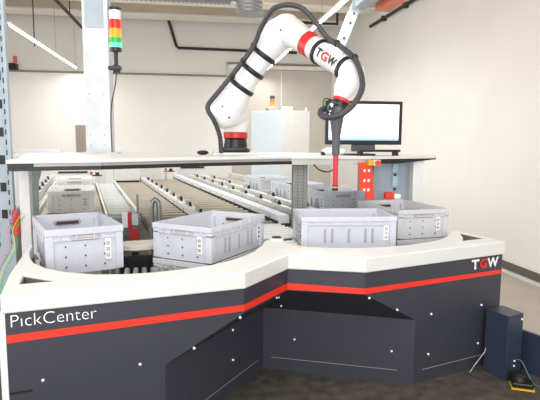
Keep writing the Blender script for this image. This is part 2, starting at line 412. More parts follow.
# ------------------------------------------------------------ side box, barrier, foot switch
sb = thing('side_box', 'navy grey upright cable box standing against the right end of the counter', 'box', (1.8, 2.75, 0))
fp = [(1.765, 2.79), (1.812, 2.635), (1.94, 2.685), (1.90, 2.84)]
attach(sb, MB().prism(fp, .012, .40).build('housing', M['navy'], bevel=.003))
for x, y, z in ((1.925, 2.676, .365), (1.88, 2.659, .12), (1.88, 2.659, .09)): attach(sb, MB().ball((x, y, z), .006, seg=8).build('bolt', M['silver']))
tag(MB().slab([(1.965, 2.86, .012), (2.33, 1.9, .012), (2.33, 1.9, .26), (1.965, 2.86, .26)], .02).build('low_barrier', M['navy']), 'low navy sheet metal barrier beside the cable box at the right edge', 'barrier')
fs = thing('foot_switch', 'black foot switch with yellow edge on the mat beside the cable box', 'switch', (1.86, 2.56, .012))
T = Matrix.Translation((1.86, 2.55, 0)) @ Matrix.Rotation(-.45, 4, 'Z') @ Matrix.Diagonal((.8, .9, 1, 1))
attach(fs, MB().box((-.075, -.047, .012), (.075, .05, .020), T).build('base_plate', M['yellow']),
       MB().box((-.07, -.042, .022), (.07, .05, .05), T, .008).build('pedal', M['black']),
       MB().tube([(1.86, 2.58, .05), (1.86, 2.58, .075), (1.86, 2.58, .085)], [.05, .045, .025], 16).build('cap', M['black'], smooth=True))
tag(MB().tube(curve_pts([(1.89, 2.655, .13), (1.90, 2.63, .135), (1.915, 2.62, .11), (1.93, 2.58, .05), (1.945, 2.55, .02), (1.99, 2.46, .016), (2.1, 2.1, .016)]), .003, 8).build('cable', M['teal'], smooth=True), 'grey green cable leaving the cable box toward the lower right corner', 'cable')
tag(MB().tube(curve_pts([(1.775, 2.80, .22), (1.768, 2.78, .15), (1.75, 2.775, .12), (1.70, 2.772, .06), (1.665, 2.765, .016)]), .003, 6).build('cable', M['steel'], smooth=True), 'thin pale cable hanging down to the mat left of the cable box', 'cable')

# ------------------------------------------------------------ crates
CH = .2
def make_crate(body_m):
    t = thing('storage_crate', 'x', 'crate', (0, 0, 0), 0, None)
    L, Wd, h = .3, .2, CH; th = .006; tp = .008
    b = MB()
    def ring(x, y, z): return [b.bm.verts.new((sx * x, sy * y, z)) for sx, sy in ((-1, -1), (1, -1), (1, 1), (-1, 1))]
    rs = [ring(L - tp - .008, Wd - tp - .008, 0), ring(L - .008, Wd - .008, h), ring(L - th - .008, Wd - th - .008, h), ring(L - tp - th - .008, Wd - tp - th - .008, .006)]
    for a, c in zip(rs, rs[1:]):
        for k_ in range(4): b.bm.faces.new((a[k_], a[(k_ + 1) % 4], c[(k_ + 1) % 4], c[k_]))
    b.bm.faces.new(rs[0][::-1]); b.bm.faces.new(rs[3])
    # corner posts and foot ledge
    for sx in (-1, 1):
        for sy in (-1, 1):
            x, y = sx * (L - .022), sy * (Wd - .022)
            b.box((x - .02, y - .02, .004), (x + .02, y + .02, h - .03), bev=.004)
    b.build('body', body_m, t)
    r_ = MB()
    o, i = ring2 = None, None
    def rr(x, y, z): return [r_.bm.verts.new((sx * x, sy * y, z)) for sx, sy in ((-1, -1), (1, -1), (1, 1), (-1, 1))]
    q = [rr(L - .012, Wd - .012, h - .028), rr(L, Wd, h - .028), rr(L, Wd, h), rr(L - .013, Wd - .013, h), rr(L - .013, Wd - .013, h - .012), rr(L - .012, Wd - .012, h - .028)]
    for a, c in zip(q, q[1:]):
        for k_ in range(4): r_.bm.faces.new((a[k_], a[(k_ + 1) % 4], c[(k_ + 1) % 4], c[k_]))
    for s_ in (-1, 1):
        for x in (-.22, -.11, 0, .11, .22): r_.box((x - .003, s_ * (Wd + .0005) - .002, h - .05), (x + .003, s_ * (Wd + .0005) + .002, h - .002))
        for y in (-.13, -.045, .045, .13): r_.box((s_ * (L + .0005) - .002, y - .003, h - .05), (s_ * (L + .0005) + .002, y + .003, h - .002))
    r_.box((-L + .002, -Wd + .002, h - .052), (L - .002, -Wd + .01, h - .047)); r_.box((-L + .002, Wd - .01, h - .052), (L - .002, Wd - .002, h - .047))
    r_.box((-L + .002, -Wd + .002, h - .052), (-L + .01, Wd - .002, h - .047)); r_.box((L - .01, -Wd + .002, h - .052), (L - .002, Wd - .002, h - .047))
    r_.build('rim', body_m, t)
    for s_ in (-1, 1):
        for x in (-.15, -.105, 0, .105, .15):
            MB().box((x - .006, s_ * (Wd - .010) - .003, .04), (x + .006, s_ * (Wd - .010) + .003, .125)).build('vent_slot', M['slot'], t)
        for y in (-.1, 0, .1):
            for z in (.03, .075, .12):
                MB().cyl((s_ * (L - .0145) - .004, y, z), (s_ * (L - .0105) + .004, y, z), .0045, 8).build('drain_hole', M['hole'], t)
    for s_ in (-1, 1):
        hb = MB()
        hb.tube([(s_ * (L - .0155), -.082, .160), (s_ * (L - .0155), -.068, .156), (s_ * (L - .0155), .068, .156), (s_ * (L - .0155), .082, .160)], [.006, .0145, .0145, .006], 10)
        hb.build('handle_opening', M['handle'], t)
        MB().box((s_ * (L - .0285) - .004, -.065, .148), (s_ * (L - .0285) + .004, .065, .164)).build('handle_slot', M['handledark'], t)
    for s_ in (-1, 1):
        # long sides: sticker to the right when facing the side
        xc = -s_ * .235
        lb = MB().box((xc - .015, s_ * (Wd - .0085) - .001, .05), (xc + .015, s_ * (Wd - .0085) + .0015, .145)).build('barcode_label', M['paper'], t)
        ib = MB()
        for k_ in range(3):
            z = .06 + k_ * .027
            for j in range(4): ib.box((xc - .008 + j * .005, s_ * (Wd - .007) - .001, z), (xc - .006 + j * .005, s_ * (Wd - .007) + .0014, z + .018))
        ink = ib.build('barcode', M['ink'], lb)
        yc = s_ * .118
        lb = MB().box((s_ * (L - .0085) - .001, yc - .015, .05), (s_ * (L - .0085) + .0015, yc + .015, .145)).build('barcode_label', M['paper'], t)
        ib = MB()
        for k_ in range(3):
            z = .06 + k_ * .027
            for j in range(4): ib.box((s_ * (L - .007) - .001, yc - .008 + j * .005, z), (s_ * (L - .007) + .0014, yc - .006 + j * .005, z + .018))
        ib.build('barcode', M['ink'], lb)
    return t
ZC = 1.4 - .468 - CH
def place(corner, yaw, short_front, z=ZC):
    """corner = front-left top corner of the crate, yaw of its front edge"""
    w, dpt = (.4, .6) if short_front else (.6, .4)
    c = V((math.cos(yaw), math.sin(yaw), 0)) * (w / 2) + V((-math.sin(yaw), math.cos(yaw), 0)) * (dpt / 2)
    return V((corner[0], corner[1], z)) + c, yaw + (PI / 2 if short_front else 0)
proto = make_crate(M['crate']); warm = make_crate(M['crate_warm']); bright = make_crate(M['crate_lit']); mid = make_crate(M['crate_mid'])
used = set()
def crate(src, corner, yaw, sf, label, z=ZC, group=None):
    loc, rz = place(corner, yaw, sf, z)
    if src.name not in used:
        used.add(src.name); src.location = loc; src.rotation_euler = (0, 0, rz); src['label'] = label
        if group: src['group'] = group
        return src
    return dup(src, loc, rz, label, group)
G1 = 'crates on top at the four picking places'; G2 = 'crates beneath the ones at the picking places'; G3 = 'crates waiting on the conveyor lanes'
tall = None
front = [((-.725, 2.767), .3676, True, proto, 'pale grey crate at the far left of the counter, short handle side to the front'),
         ((.1213, 2.7359), .9331, False, proto, 'pale grey crate turned cornerwise behind the middle of the counter'),
         ((.6833, 3.0709), -.072, False, proto, 'pale grey crate with its long slotted side facing front under the robot tool'),
         ((1.4001, 3.2894), .1356, True, warm, 'darker grey crate at the right end of the counter with barcode by its handle')]
for (c, yw, sf, src, lab) in front:
    o_ = crate(src, c, yw, sf, lab, group=G1)
    if sf and src is proto: tall = (c, yw, lab, o_)
low = ['lower crate mostly hidden below the far left crate', 'lower crate showing a thin strip below the cornerwise crate', 'lower crate showing a sliver under the long slotted crate', 'lower crate peeping out under the right end crate']
for (c, yw, sf, src, lab), l2 in list(zip(front, low))[1:]:
    crate(warm, c, yw, sf, l2, z=ZC - CH - .004, group=G2)
def lane_crate(u, v, sf, lab, src=proto):
    p = W(u, v); crate(src, (p.x, p.y), AM, sf, lab, group=G3)
lane_crate(-.305, 4.98, True, 'grey crate on the left lane directly behind the far left crate', bright)
lane_crate(-.30, 6.45, True, 'grey crate furthest back on the left lane', bright)
tall[3].scale = (1, 1, 1.22); tall[3].location.z = 1.4 - .468 - CH * 1.22
lane_crate(2.05, 6.05, True, 'furthest grey crate on the right lane, its slotted side showing left of the post', mid)
lane_crate(2.05, 5.07, True, 'grey crate on the right lane just left of the grey post', mid)
lane_crate(2.05, 4.24, True, 'grey crate on the right lane right of the post, behind the red tool tip', mid)

# ------------------------------------------------------------ conveyor lanes
ZL2 = ZC - .003
MR = Matrix.Rotation(AM, 4, 'Z')
rollermesh = {}
def roller_mesh(w, r, m):
    key = (round(w, 3), r, m.name)
    if key not in rollermesh:
        mb = MB().cyl((-w / 2, 0, 0), (w / 2, 0, 0), r, 12); bmesh.ops.recalc_face_normals(mb.bm, faces=mb.bm.faces)
        me = bpy.data.meshes.new('roller'); mb.bm.to_mesh(me); mb.bm.free(); me.materials.append(m)
        for p_ in me.polygons: p_.use_smooth = True
        me.set_sharp_from_angle(angle=.7); rollermesh[key] = me
    return rollermesh[key]
def lane(label, u0, u1, v0, v1, rm=M['roller'], pitch=.105, r=.022, bed=M['bed'], legs=True, z=ZL2):
    t = thing('roller_conveyor', label, 'conveyor', W((u0 + u1) / 2, v0, 0), AM)
    w = u1 - u0; L = v1 - v0
    n = int(L / pitch)
    for i in range(n):
        o = bpy.data.objects.new('roller', roller_mesh(w - .02, r, rm)); COL.objects.link(o); o.parent = t; o.location = (0, (i + .5) * pitch, z - r)
    MB().box((-w / 2 + .004, 0, z - .09), (w / 2 - .004, L, z - .05)).build('bed', bed, t)
    if legs:
        for y in (.3, L * .5, L - .3):
            for s_ in (-1, 1): MB().box((s_ * (w / 2 - .04) - .02, y - .02, .002), (s_ * (w / 2 - .04) + .02, y + .02, z - .09)).build('leg', M['alu'], t)
    return t
lane('roller lane on the left carrying a row of grey crates', -.34, .17, 3.80, 8.3, bed=M['darkbase'])
lane('narrow pale roller lane right of the left crate row', .20, .44, 4.75, 8.3, rm=M['rollerblue'], r=.03, pitch=.16)
lane('empty beige roller lane ending at the white box, left of the sensor rail', .48, .88, 3.95, 8.45, pitch=.17, r=.03)
lane('empty beige roller lane between the sensor rail and the wide white rail', 1.0, 1.48, 3.95, 9.0, pitch=.17, r=.03)
lane('short stretch of rollers between the middle two crates at the counter', 1.13, 1.33, 2.98, 3.31, legs=False, rm=M['rollerwhite'], pitch=.085, r=.015, bed=M['black'])
lane('short stretch of rollers leading up to the grey post', 1.13, 1.50, 3.33, 3.93, legs=False, rm=M['rollerwhite'], pitch=.085, r=.015, bed=M['black'])
lane('dark narrow roller lane right of the wide white rail', 1.61, 1.75, 4.2, 9.0)
lane('roller lane at the right carrying grey crates behind the post', 2.02, 2.48, 3.95, 9.0)
def rail(label, u, v0, v1, w, z0, z1, m=M['whitemetal'], sensors=(), lineface=True, cat='rail'):
    t = thing('conveyor_rail', label, cat, W(u, v0, 0), AM)
    L = v1 - v0
    MB().box((-w / 2, 0, z0), (w / 2, L, z1), bev=.004).build('profile', m, t)
    MB().box((-w / 2 - .003, 0, z0 + .002), (-w / 2 + .001, L, z0 + .022)).build('dark_edge', M['black'], t)
    for y in (.25, L - .25): MB().box((-.015, y - .02, .002), (.015, y + .02, z0)).build('support', M['alu'], t)
    for y in [y for y in (x * .55 + .2 for x in range(20)) if y < L - .05]: MB().ball((-w / 2, y, (z0 + z1) / 2), .007, seg=6).build('bolt', M['black'], t)
    for k_, y in enumerate(sensors):
        g_ = .6 + .4 * ((k_ * 7) % 3) / 2; q = MB(); q.box((-.012, y - .02, z1), (.012, y + .02, z1 + .02)); q.cyl((0, y, z1 + .015), (0, y, z1 + .02 + .025 * g_), .012, 10)
        q.box((.0, y + .04, z1), (.018, y + .06, z1 + .02))
        so = q.build('sensor', M['black'], t)
        MB().box((-.02, y + .1, z1), (.015, y + .17, z1 + .045)).build('bracket', M['galv'], t)
    return t
rail('slanting white side rail with black guides left of the crate row', -.44, 3.75, 8.3, .04, .76, .86, sensors=[x * .5 + .2 for x in range(8)])
rail('inner slanting white rail touching the left crate row', -.365, 3.85, 8.3, .016, .74, .80)
rail('slim white rail between the crate row and the narrow lane', .185, 4.7, 8.3, .02, .70, .745)
rail('white rail left of the widest empty beige lane', .455, 4.75, 8.45, .028, .69, .755)
rail('broad white sensor rail between the two empty beige lanes', .94, 4.15, 8.9, .10, .70, .775, sensors=[x * .47 + .2 for x in range(9)])
rail('wide pale rail running diagonally to the grey post', 1.545, 3.95, 9.2, .10, .715, .785, m=M['railblue'])
rail('long white rail carrying black switch heads left of the crates', 1.79, 4.0, 9.2, .05, .70, .775, sensors=[x * .55 + .15 for x in range(9)])
rail('narrow white rail at the foot of the right crate row', 1.95, 4.0, 9.2, .05, .70, .79, sensors=[x * .9 + .4 for x in range(5)])
rail('outer white rail beyond the right crate row', 2.53, 3.9, 9.2, .05, .70, .80)

# transfer table below the crates
tt = thing('transfer_table', 'dark steel transfer table under the crates at the counter', 'conveyor table', W(1, 3, 0), AM)
def rel(mb, name, m, **kw):
    o = mb.build(name, m, tt, **kw); o.matrix_parent_inverse = Matrix.Identity(4)
    return o
inv = (Matrix.Translation(W(1, 3, 0)) @ MR).inverted()
def ttw(mb, name, m, **kw):
    bmesh.ops.transform(mb.bm, matrix=inv, verts=mb.bm.verts); return rel(mb, name, m, **kw)
ttw(MB().prism([(-.86, 3.05), (-.70, 2.62), (-.38, 2.42), (-.08, 2.47), (.15, 2.60), (.33, 2.90), (.43, 3.2), (.62, 3.05), (.8, 2.87), (1.1, 2.84), (1.4, 2.94), (1.66, 3.18), (1.76, 3.7), (1.3, 3.95), (.6, 3.75), (-.1, 3.5), (-.85, 3.4)], .45, .52), 'deck', M['darkbase'])
for x in (-.5, .2, 1.0, 1.5): ttw(MB().box((x - .04, 3.1, .002), (x + .04, 3.18, .45)), 'leg', M['darkbase'])
for i in range(6):
    x = -.30 + i * .045; ttw(MB().cyl((x, 2.49 + .01 * i, .69), (x - .03, 2.86, .69), .014, 12), 'roller', M['steel'], smooth=True)
ttw(MB().beam((-.40, 3.10, .60), (-.215, 3.14, .60), .02, .22), 'back_plate', M['black'])
ttw(MB().box((-.33, 2.54, .6), (-.08, 2.83, .64)), 'roller_bed', M['black'])
# grey post with clip between A and B
gp = thing('guide_plate', 'curved beige guide plate bridging the gap between the two left crates', 'plate', (-.3, 3.2, .7))
arc = [(-.44, 3.24), (-.16, 3.30)] + [(-.16 - .28 * t, 3.16 - .05 * math.sin(PI * t) - .03 * t) for t in [i / 8 for i in range(9)]]
attach(gp, MB().prism(arc, .715, .745).build('plate', M['plate'], bevel=.003), MB().box((-.34, 3.2, .55), (-.3, 3.24, .715)).build('stem', M['black']),
       MB().ball((-.255, 3.145, .69), .012, seg=10).build('knob', M['paper']))
rs = thing('reflector_sensor', 'red and grey light sensor on a thin upright rod between the left crates', 'sensor', (-.38, 3.9, .6))
attach(rs, MB().cyl((-.37, 3.95, .50), (-.37, 3.95, .99), .008, 8).build('rod', M['steel']),
       MB().box((-.475, 3.87, .755), (-.435, 3.92, .87)).build('reflector', M['paper']),
       MB().box((-.434, 3.865, .745), (-.41, 3.925, .868)).build('red_plate', M['robotred']),
       MB().box((-.408, 3.87, .77), (-.36, 3.93, .855)).build('housing', M['galv'], bevel=.003),
       MB().box((-.425, 3.86, .66), (-.36, 3.90, .75)).build('red_body', M['tuberubber']),
       MB().box((-.41, 3.85, .635), (-.385, 3.87, .655)).build('green_lamp', M['green']))
tag(MB().tube([(-.265, 3.85, .52), (-.262, 3.85, .90), (-.255, 3.85, .945), (-.235, 3.85, .965), (-.215, 3.85, .945), (-.208, 3.85, .90), (-.205, 3.85, .52)], .019, 12).build('steel_hoop', M['steel'], smooth=True),
    'upright chrome hoop between the far left and the cornerwise crate', 'hoop')
de = thing('drive_unit', 'grey green drive box at the near end of the narrow lane', 'drive', W(.3, 4.5, 0), AM)
MB().box((-.10, -.12, .60), (.14, .16, .76), bev=.01).build('housing', M['greygreen'], de)
MB().box((-.05, -.08, .002), (.05, .08, .60)).build('leg', M['alu'], de)
MB().box((-.10, .0, .761), (.14, .06, .775)).build('cover', M['galv'], de)
me_ = thing('motor_end', 'black motor and bracket at the near end of the sensor rail', 'motor', W(.97, 4.0, 0), AM)
MB().box((-.08, -.04, .70), (.0, .1, .80), bev=.01).build('bracket', M['galv'], me_); MB().cyl((-.085, -.06, .74), (.02, -.06, .74), .03, 14).build('motor', M['black'], me_, smooth=True)
MB().box((-.03, 0, .002), (.03, .06, .70)).build('support', M['alu'], me_)
wb = thing('white_end_box', 'white box closing the far end of the widest beige lane', 'box', W(.68, 8.7, 0), AM)
MB().box((-.21, 0, .70), (.19, .25, 1.0), bev=.005).build('housing', M['whitemetal'], wb); MB().box((-.2, -.01, .70), (.18, 0, .73)).build('dark_comb', M['hole'], wb)
MB().box((-.2, 0, .002), (.18, .2, .70)).build('plinth', M['whitemetal'], wb)
for u, v, w_, z1, lab in ((.27, 8.75, .16, 1.02, 'white end cover behind the narrow lane'), (-.15, 8.9, .5, .93, 'white cover behind the last crate of the left lane'), (1.05, 9.3, .5, .98, 'white drive cover at the far end of the middle lanes'), (1.9, 9.5, .5, .95, 'white cover at the far end of the switch lane')):
    q = thing('end_cover', lab, 'cover', W(u, v, 0), AM)
    MB().box((-w_ / 2, 0, .002), (w_ / 2, .2, z1), bev=.006).build('housing', M['whitemetal'], q)
    MB().box((-w_ / 2 + .03, -.012, z1 - .08), (w_ / 2 - .03, 0, z1 - .05)).build('slot', M['black'], q)
for u, v, lab in ((.12, 8.5, 'red headed switch beyond the left crate row'), (1.385, 9.3, 'red headed switch at the far end of the switch lane')):
    q = thing('limit_switch', lab, 'switch', W(u, v, 0), AM)
    MB().box((-.015, 0, .70), (.015, .03, .86)).build('body', M['galv'], q); MB().cyl((0, -.03, .87), (0, .02, .87), .022, 10).build('head', M['robotred'], q)
    MB().box((.06, 0, .84), (.12, .04, .88)).build('connector', M['black'], q); MB().box((-.03, .035, .82), (.16, .045, .84)).build('arm', M['black'], q)
    MB().box((-.015, .01, .002), (.015, .04, .70)).build('stem', M['alu'], q)

# ------------------------------------------------------------ robot table
ZT = 1.28
tb = thing('robot_table', 'long white table bridging over the conveyor lanes and carrying the robot', 'table')
tf = [(-.99, 3.07), (-.51, 3.22), (.16, 3.62), (.78, 3.88), (1.38, 3.78), (2.0, 3.98)]
top = tf + [(2.02, 4.06), (1.9, 4.75), (.5, 4.9), (-1.42, 4.65), (-1.04, 3.55)]
MB().prism(top, ZT - .022, ZT).build('tabletop', M['white'], tb, bevel=.003)
def inset(p, dy=.03): return (p[0], p[1] + dy)
fr = [inset(p) for p in tf]
for a, b_ in zip(fr[:4], fr[1:4]):
    MB().beam((*a, ZT - .031), (*b_, ZT - .031), .03, .018).build('apron', M['alu'], tb)
    MB().beam((a[0], a[1] - .004, ZT - .052), (b_[0], b_[1] - .004, ZT - .052), .034, .024).build('apron_seal', M['black'], tb)
a, b_ = fr[3], fr[4]
MB().beam((*a, ZT - .045), (*b_, ZT - .045), .03, .045).build('apron', M['alu'], tb)
a, b_ = fr[4], (tf[5][0], tf[5][1] + .0)
MB().slab([(a[0], a[1], ZT - .022), (a[0], a[1], ZT - .055), (1.62, 3.87, ZT - .06), (b_[0], b_[1], ZT - .03), (b_[0], b_[1], ZT - .004)], .03).build('end_apron', M['black'], tb)
MB().prism([(-.985, 3.075), (-.86, 3.12), (-.88, 3.3), (-1.0, 3.25)], ZT - .055, ZT - .022).build('corner_block', M['black'], tb)
for (x, y, wx, wy, m) in ((-.995, 3.42, .062, .07, M['whitemetal']), (1.845, 4.0, .09, .08, M['whitemetal']), (-1.39, 4.6, .04, .04, M['whitemetal']), (1.8, 4.6, .06, .06, M['whitemetal'])):
    MB().box((x - wx / 2, y - wy / 2, .002), (x + wx / 2, y + wy / 2, ZT - .023), bev=.006).build('leg', m, tb)
# perforated grey post
px, py = .868, 3.98
MB().box((px - .058, py - .03, .002), (px + .058, py + .03, ZT - .05), bev=.003).build('leg', M['postgrey'], tb)
for i in range(18):
    for dx in (-.022, .022): MB().cyl((px + dx, py - .032, .80 + i * .025), (px + dx, py - .029, .80 + i * .025), .0045, 8).build('post_hole', M['hole'], tb)
# side panels
MB().slab([(-1.10, 3.8, .55), (-1.04, 3.8, .55), (-1.02, 3.8, 1.1), (-.98, 3.8, 1.24), (-1.10, 3.8, 1.24)], .01).build('side_panel', M['greygreen'], tb)
arcp = [(1.40, 4.15, .5), (1.90, 4.15, .5), (1.90, 4.15, 1.10)] + [(1.90 - .11 * (1 - math.cos(t)), 4.15, 1.10 + .14 * math.sin(t)) for t in [PI / 2 * i / 6 for i in range(1, 7)]] + [(1.40, 4.15, 1.24)]
MB().slab(arcp, .012).build('side_panel', M['bluegrey'], tb)
for z in (1.14, 1.02): MB().box((1.695, 4.13, z), (1.74, 4.138, z + .09), bev=.003).build('inspection_label', M['paleblue'], tb)
for z in (1.245, 1.125, 1.005): MB().ball((1.717, 4.13, z - .01), .012, seg=8).build('knob', M['hole'], tb)
MB().box((1.50, 4.10, .95), (1.515, 4.14, 1.235)).build('upright', M['tool'], tb)
# small clip under the front edge
MB().tube(curve_pts([(.93, 3.78, ZT - .06), (.97, 3.77, ZT - .10), (1.04, 3.77, ZT - .115), (1.09, 3.77, ZT - .09), (1.10, 3.78, ZT - .06)]), .005, 8).build('cable_loop', M['black'], tb, smooth=True)

br = thing('perforated_bracket', 'bright red orange perforated bracket hanging below the table front', 'bracket', (1.3, 3.74, 1.24))
b = MB(); b.slab([(1.27, 3.74, 1.235), (1.275, 3.74, 1.03), (1.33, 3.74, 1.02), (1.325, 3.74, .96), (1.395, 3.74, .96), (1.375, 3.74, 1.2), (1.37, 3.74, 1.235)], .02)
attach(br, b.build('plate', M['bracket'], bevel=.004))
for i, z in enumerate((1.175, 1.10, 1.03)):
    for x in (1.312, 1.345): attach(br, MB().box((x - .008, 3.736, z - .010), (x + .008, 3.7388, z + .010)).build('hole', M['paper']))
es = thing('emergency_stop', 'red emergency stop knob on a yellow plate under the table edge', 'switch', (1.33, 3.7, 1.25))
attach(es, MB().box((1.33, 3.70, 1.215), (1.362, 3.735, 1.257)).build('plate', M['yellow']), MB().box((1.364, 3.69, 1.212), (1.42, 3.735, 1.257), bev=.005).build('housing', M['plate']),
       MB().cyl((1.392, 3.66, 1.235), (1.392, 3.69, 1.235), .018, 16).build('button', M['bracket'], smooth=True))
rd = thing('red_hand_lamp', 'small red and white piece behind the right end crate', 'device', (1.6, 3.98, .93))
attach(rd, MB().box((1.57, 3.95, .93), (1.64, 4.0, .985), bev=.006).build('body', M['bracket']), MB().box((1.642, 3.95, .93), (1.70, 4.0, .972), bev=.012).build('tip', M['paper']), MB().box((1.6, 3.96, .002), (1.64, 3.99, .93)).build('stand', M['alu']))
tag(MB().beam((-1.35, 4.2, ZT + .025), (-.95, 4.2, ZT + .025), .03, .028, bev=.005).build('light_bar', M['cabblue']), 'pale bar lying at the left end of the table beside the rack', 'bar')
tag(MB().ball((.12, 4.10, ZT + .018), .03, (1.6, 1, .6), 12).build('cable_gland', M['black'], smooth=True), 'small black clip lying on the table left of the robot base', 'clip')

# ------------------------------------------------------------ left rack
rk = thing('rack_upright', 'pale perforated steel rack upright at the left edge', 'rack', (-1.06, 3.5, 0))
attach(rk, MB().box((-1.28, 3.45, .002), (-1.075, 3.47, 3.3)).build('face', M['steelpaint']), MB().box((-1.095, 3.43, .002), (-1.075, 3.45, 3.3)).build('flange', M['steelpaint']))
for i in range(17):
    z = .90 + i * .17
    if z < 2.4: attach(rk, MB().box((-1.150, 3.445, z), (-1.116, 3.4495, z + .055)).build('square_hole', M['black']))
for i in range(26):
    z = .72 + i * .062
    attach(rk, MB().box((-1.180, 3.445, z), (-1.168, 3.4495, z + .03)).build('slot', M['black']))
    attach(rk, MB().box((-1.099, 3.425, z + .02), (-1.093, 3.4295, z + .05)).build('slot', M['black']))
for i, (m, col, x) in enumerate(((M['green'], 'green', -.985), (M['yellowgreen'], 'yellow', -1.0), (M['pink'], 'pink', -1.03), (M['teal'], 'grey', -1.015))):
    tag(MB().tube(curve_pts([(x, 3.34, .93 + .02 * i), (x - .03, 3.26, .86), (x + .01, 3.14, .78), (x - .03, 3.05, .66), (x - .04, 2.98, .5), (x - .02, 2.95, .02)]), .0022, 6).build('wire', m, smooth=True), '%s wire hanging beside the rack and the left table leg' % col, 'wire')
tag(MB().box((-1.066, 3.36, .80), (-1.028, 3.40, .96), bev=.006).build('red_cover', M['robotred']), 'red plastic cover hanging at the left table leg by the wires', 'cover')

# ------------------------------------------------------------ galvanised pillar with signal light
pl = thing('steel_pillar', 'galvanised steel pillar rising from the left part of the table', 'pillar', (-.7, 4.45, ZT))
attach(pl, MB().box((-.78, 4.35, ZT + .012), (-.63, 4.365, 3.6)).build('face', M['galv']), MB().box((-.795, 4.35, ZT + .012), (-.78, 4.55, 3.6)).build('flange', M['galv']), MB().box((-.63, 4.33, ZT + .012), (-.60, 4.55, 3.6)).build('flange', M['galv']),
       MB().box((-.83, 4.30, ZT + .0), (-.55, 4.58, ZT + .012)).build('foot_plate', M['galv']))
for x in (-.76, -.65):
    for z in (1.35, 1.43, 1.75): attach(pl, MB().ball((x, 4.35, z), .006, seg=6).build('bolt', M['alu']))
attach(pl, MB().box((-.775, 4.345, 2.26), (-.635, 4.3495, 2.75)).build('cover_sheet', M['steelpaint']))
sl = thing('signal_tower', 'tall signal light on the steel pillar, clear over red, amber and green', 'signal light', (-.54, 4.3, 1.95))
def seg(name, z0, z1, m, r=.046): attach(sl, MB().cyl((-.54, 4.3, z0), (-.54, 4.3, z1), r, 20).build(name, m, smooth=True))
seg('cap', 2.385, 2.405, M['black'], .047); seg('clear_lens', 2.315, 2.385, M['clear']); seg('red_lens', 2.247, 2.315, M['glow_red']); seg('amber_lens', 2.18, 2.247, M['glow_amber'])
seg('green_lens', 2.14, 2.18, M['glow_green']); seg('lit_green_lens', 2.105, 2.14, M['lens_lit']); seg('base', 2.075, 2.105, M['black'], .044); seg('pole', 1.96, 2.075, M['black'], .016)
attach(sl, MB().box((-.60, 4.27, 1.935), (-.50, 4.33, 1.965), bev=.008).build('bracket', M['black']), MB().cyl((-.54, 4.3, 1.91), (-.54, 4.3, 1.97), .03, 12).build('joint', M['black']))
tag(MB().tube(curve_pts([(-.54, 4.3, 1.91), (-.55, 4.29, 1.82), (-.58, 4.29, 1.68), (-.595, 4.32, 1.55), (-.594, 4.326, 1.3)]), .005, 6).build('cable', M['hose'], smooth=True), 'thin cable hanging from the signal light down the pillar', 'cable')

# ------------------------------------------------------------ control cabinet
cc = thing('control_cabinet', 'white control cabinet standing behind the table right of the robot base', 'cabinet', (1.56, 8.7, 0))
cab = [(1.09, 8.94), (1.53, 8.4), (2.04, 8.62), (1.60, 9.16)]
attach(cc, MB().prism(cab, .002, 1.88).build('body', M['whitemetal'], bevel=.006),
       MB().slab([(1.10, 8.91, .1), (1.515, 8.4, .1), (1.515, 8.4, 1.86), (1.10, 8.91, 1.86)], .012).build('door', M['cabblue']),  # cabinet's shaded side, bluish shade put into the panel colour
       MB().box((1.32, 8.62, 1.88), (1.52, 8.85, 1.93), bev=.004).build('top_tray', M['alu']), MB().box((1.55, 8.6, 1.88), (1.74, 8.85, 1.95)).build('top_box', M['whitemetal']), MB().cyl((1.98, 8.64, 1.88), (1.98, 8.64, 1.94), .02, 10).build('lifting_eye', M['whitemetal']))
s2 = thing('signal_light', 'small amber and red signal light on top of the white cabinet', 'signal light', (1.42, 8.73, 1.931))
for nm, z0, z1, m in (('base', 1.93, 1.965, M['plate']), ('amber_lens', 1.965, 2.03, M['glow_amber']), ('red_lens', 2.03, 2.08, M['orange']), ('cap', 2.08, 2.13, M['navy'])):
    attach(s2, MB().cyl((1.42, 8.73, z0), (1.42, 8.73, z1), .04, 14).build(nm, m, smooth=True))

# ------------------------------------------------------------ monitor
mo = thing('monitor', 'wide black computer monitor with a bright screen on the table right of the robot tool', 'monitor', (1.42, 4.1, ZT))
attach(mo, MB().box((1.10, 4.08, 1.365), (1.742, 4.12, 1.716), bev=.006).build('bezel', M['black']),
       MB().box((1.122, 4.077, 1.40), (1.712, 4.0795, 1.690)).build('screen', M['screen']),
       MB().box((1.122, 4.0755, 1.40), (1.712, 4.0768, 1.418)).build('task_bar', M['screenbar']),
       MB().box((1.33, 4.09, 1.31), (1.52, 4.14, 1.37), bev=.005).build('neck', M['tool']),
       MB().box((1.26, 4.02, ZT), (1.50, 4.22, ZT + .012), bev=.004).build('foot', M['hose']))
kb = thing('keyboard', 'black keyboard tray raised in front of the monitor foot', 'keyboard', (1.45, 3.95, ZT))
attach(kb, MB().box((1.33, 3.90, ZT + .03), (1.66, 4.0, ZT + .048), bev=.004).build('tray', M['black']), MB().box((1.33, 3.92, ZT), (1.36, 3.98, ZT + .03)).build('foot', M['black']), MB().box((1.62, 3.92, ZT), (1.65, 3.98, ZT + .03)).build('foot', M['black']))
hs = thing('handset', 'white and grey hand scanner lying left of the monitor foot', 'scanner', (1.14, 4.02, ZT))
attach(hs, MB().tube([(1.06, 4.03, ZT + .03), (1.10, 4.03, ZT + .034), (1.18, 4.03, ZT + .034), (1.24, 4.03, ZT + .03)], [.018, .03, .03, .018], 12).build('body', M['paper'], smooth=True), MB().box((1.05, 4.01, ZT), (1.08, 4.05, ZT + .03), bev=.006).build('trigger', M['black']))

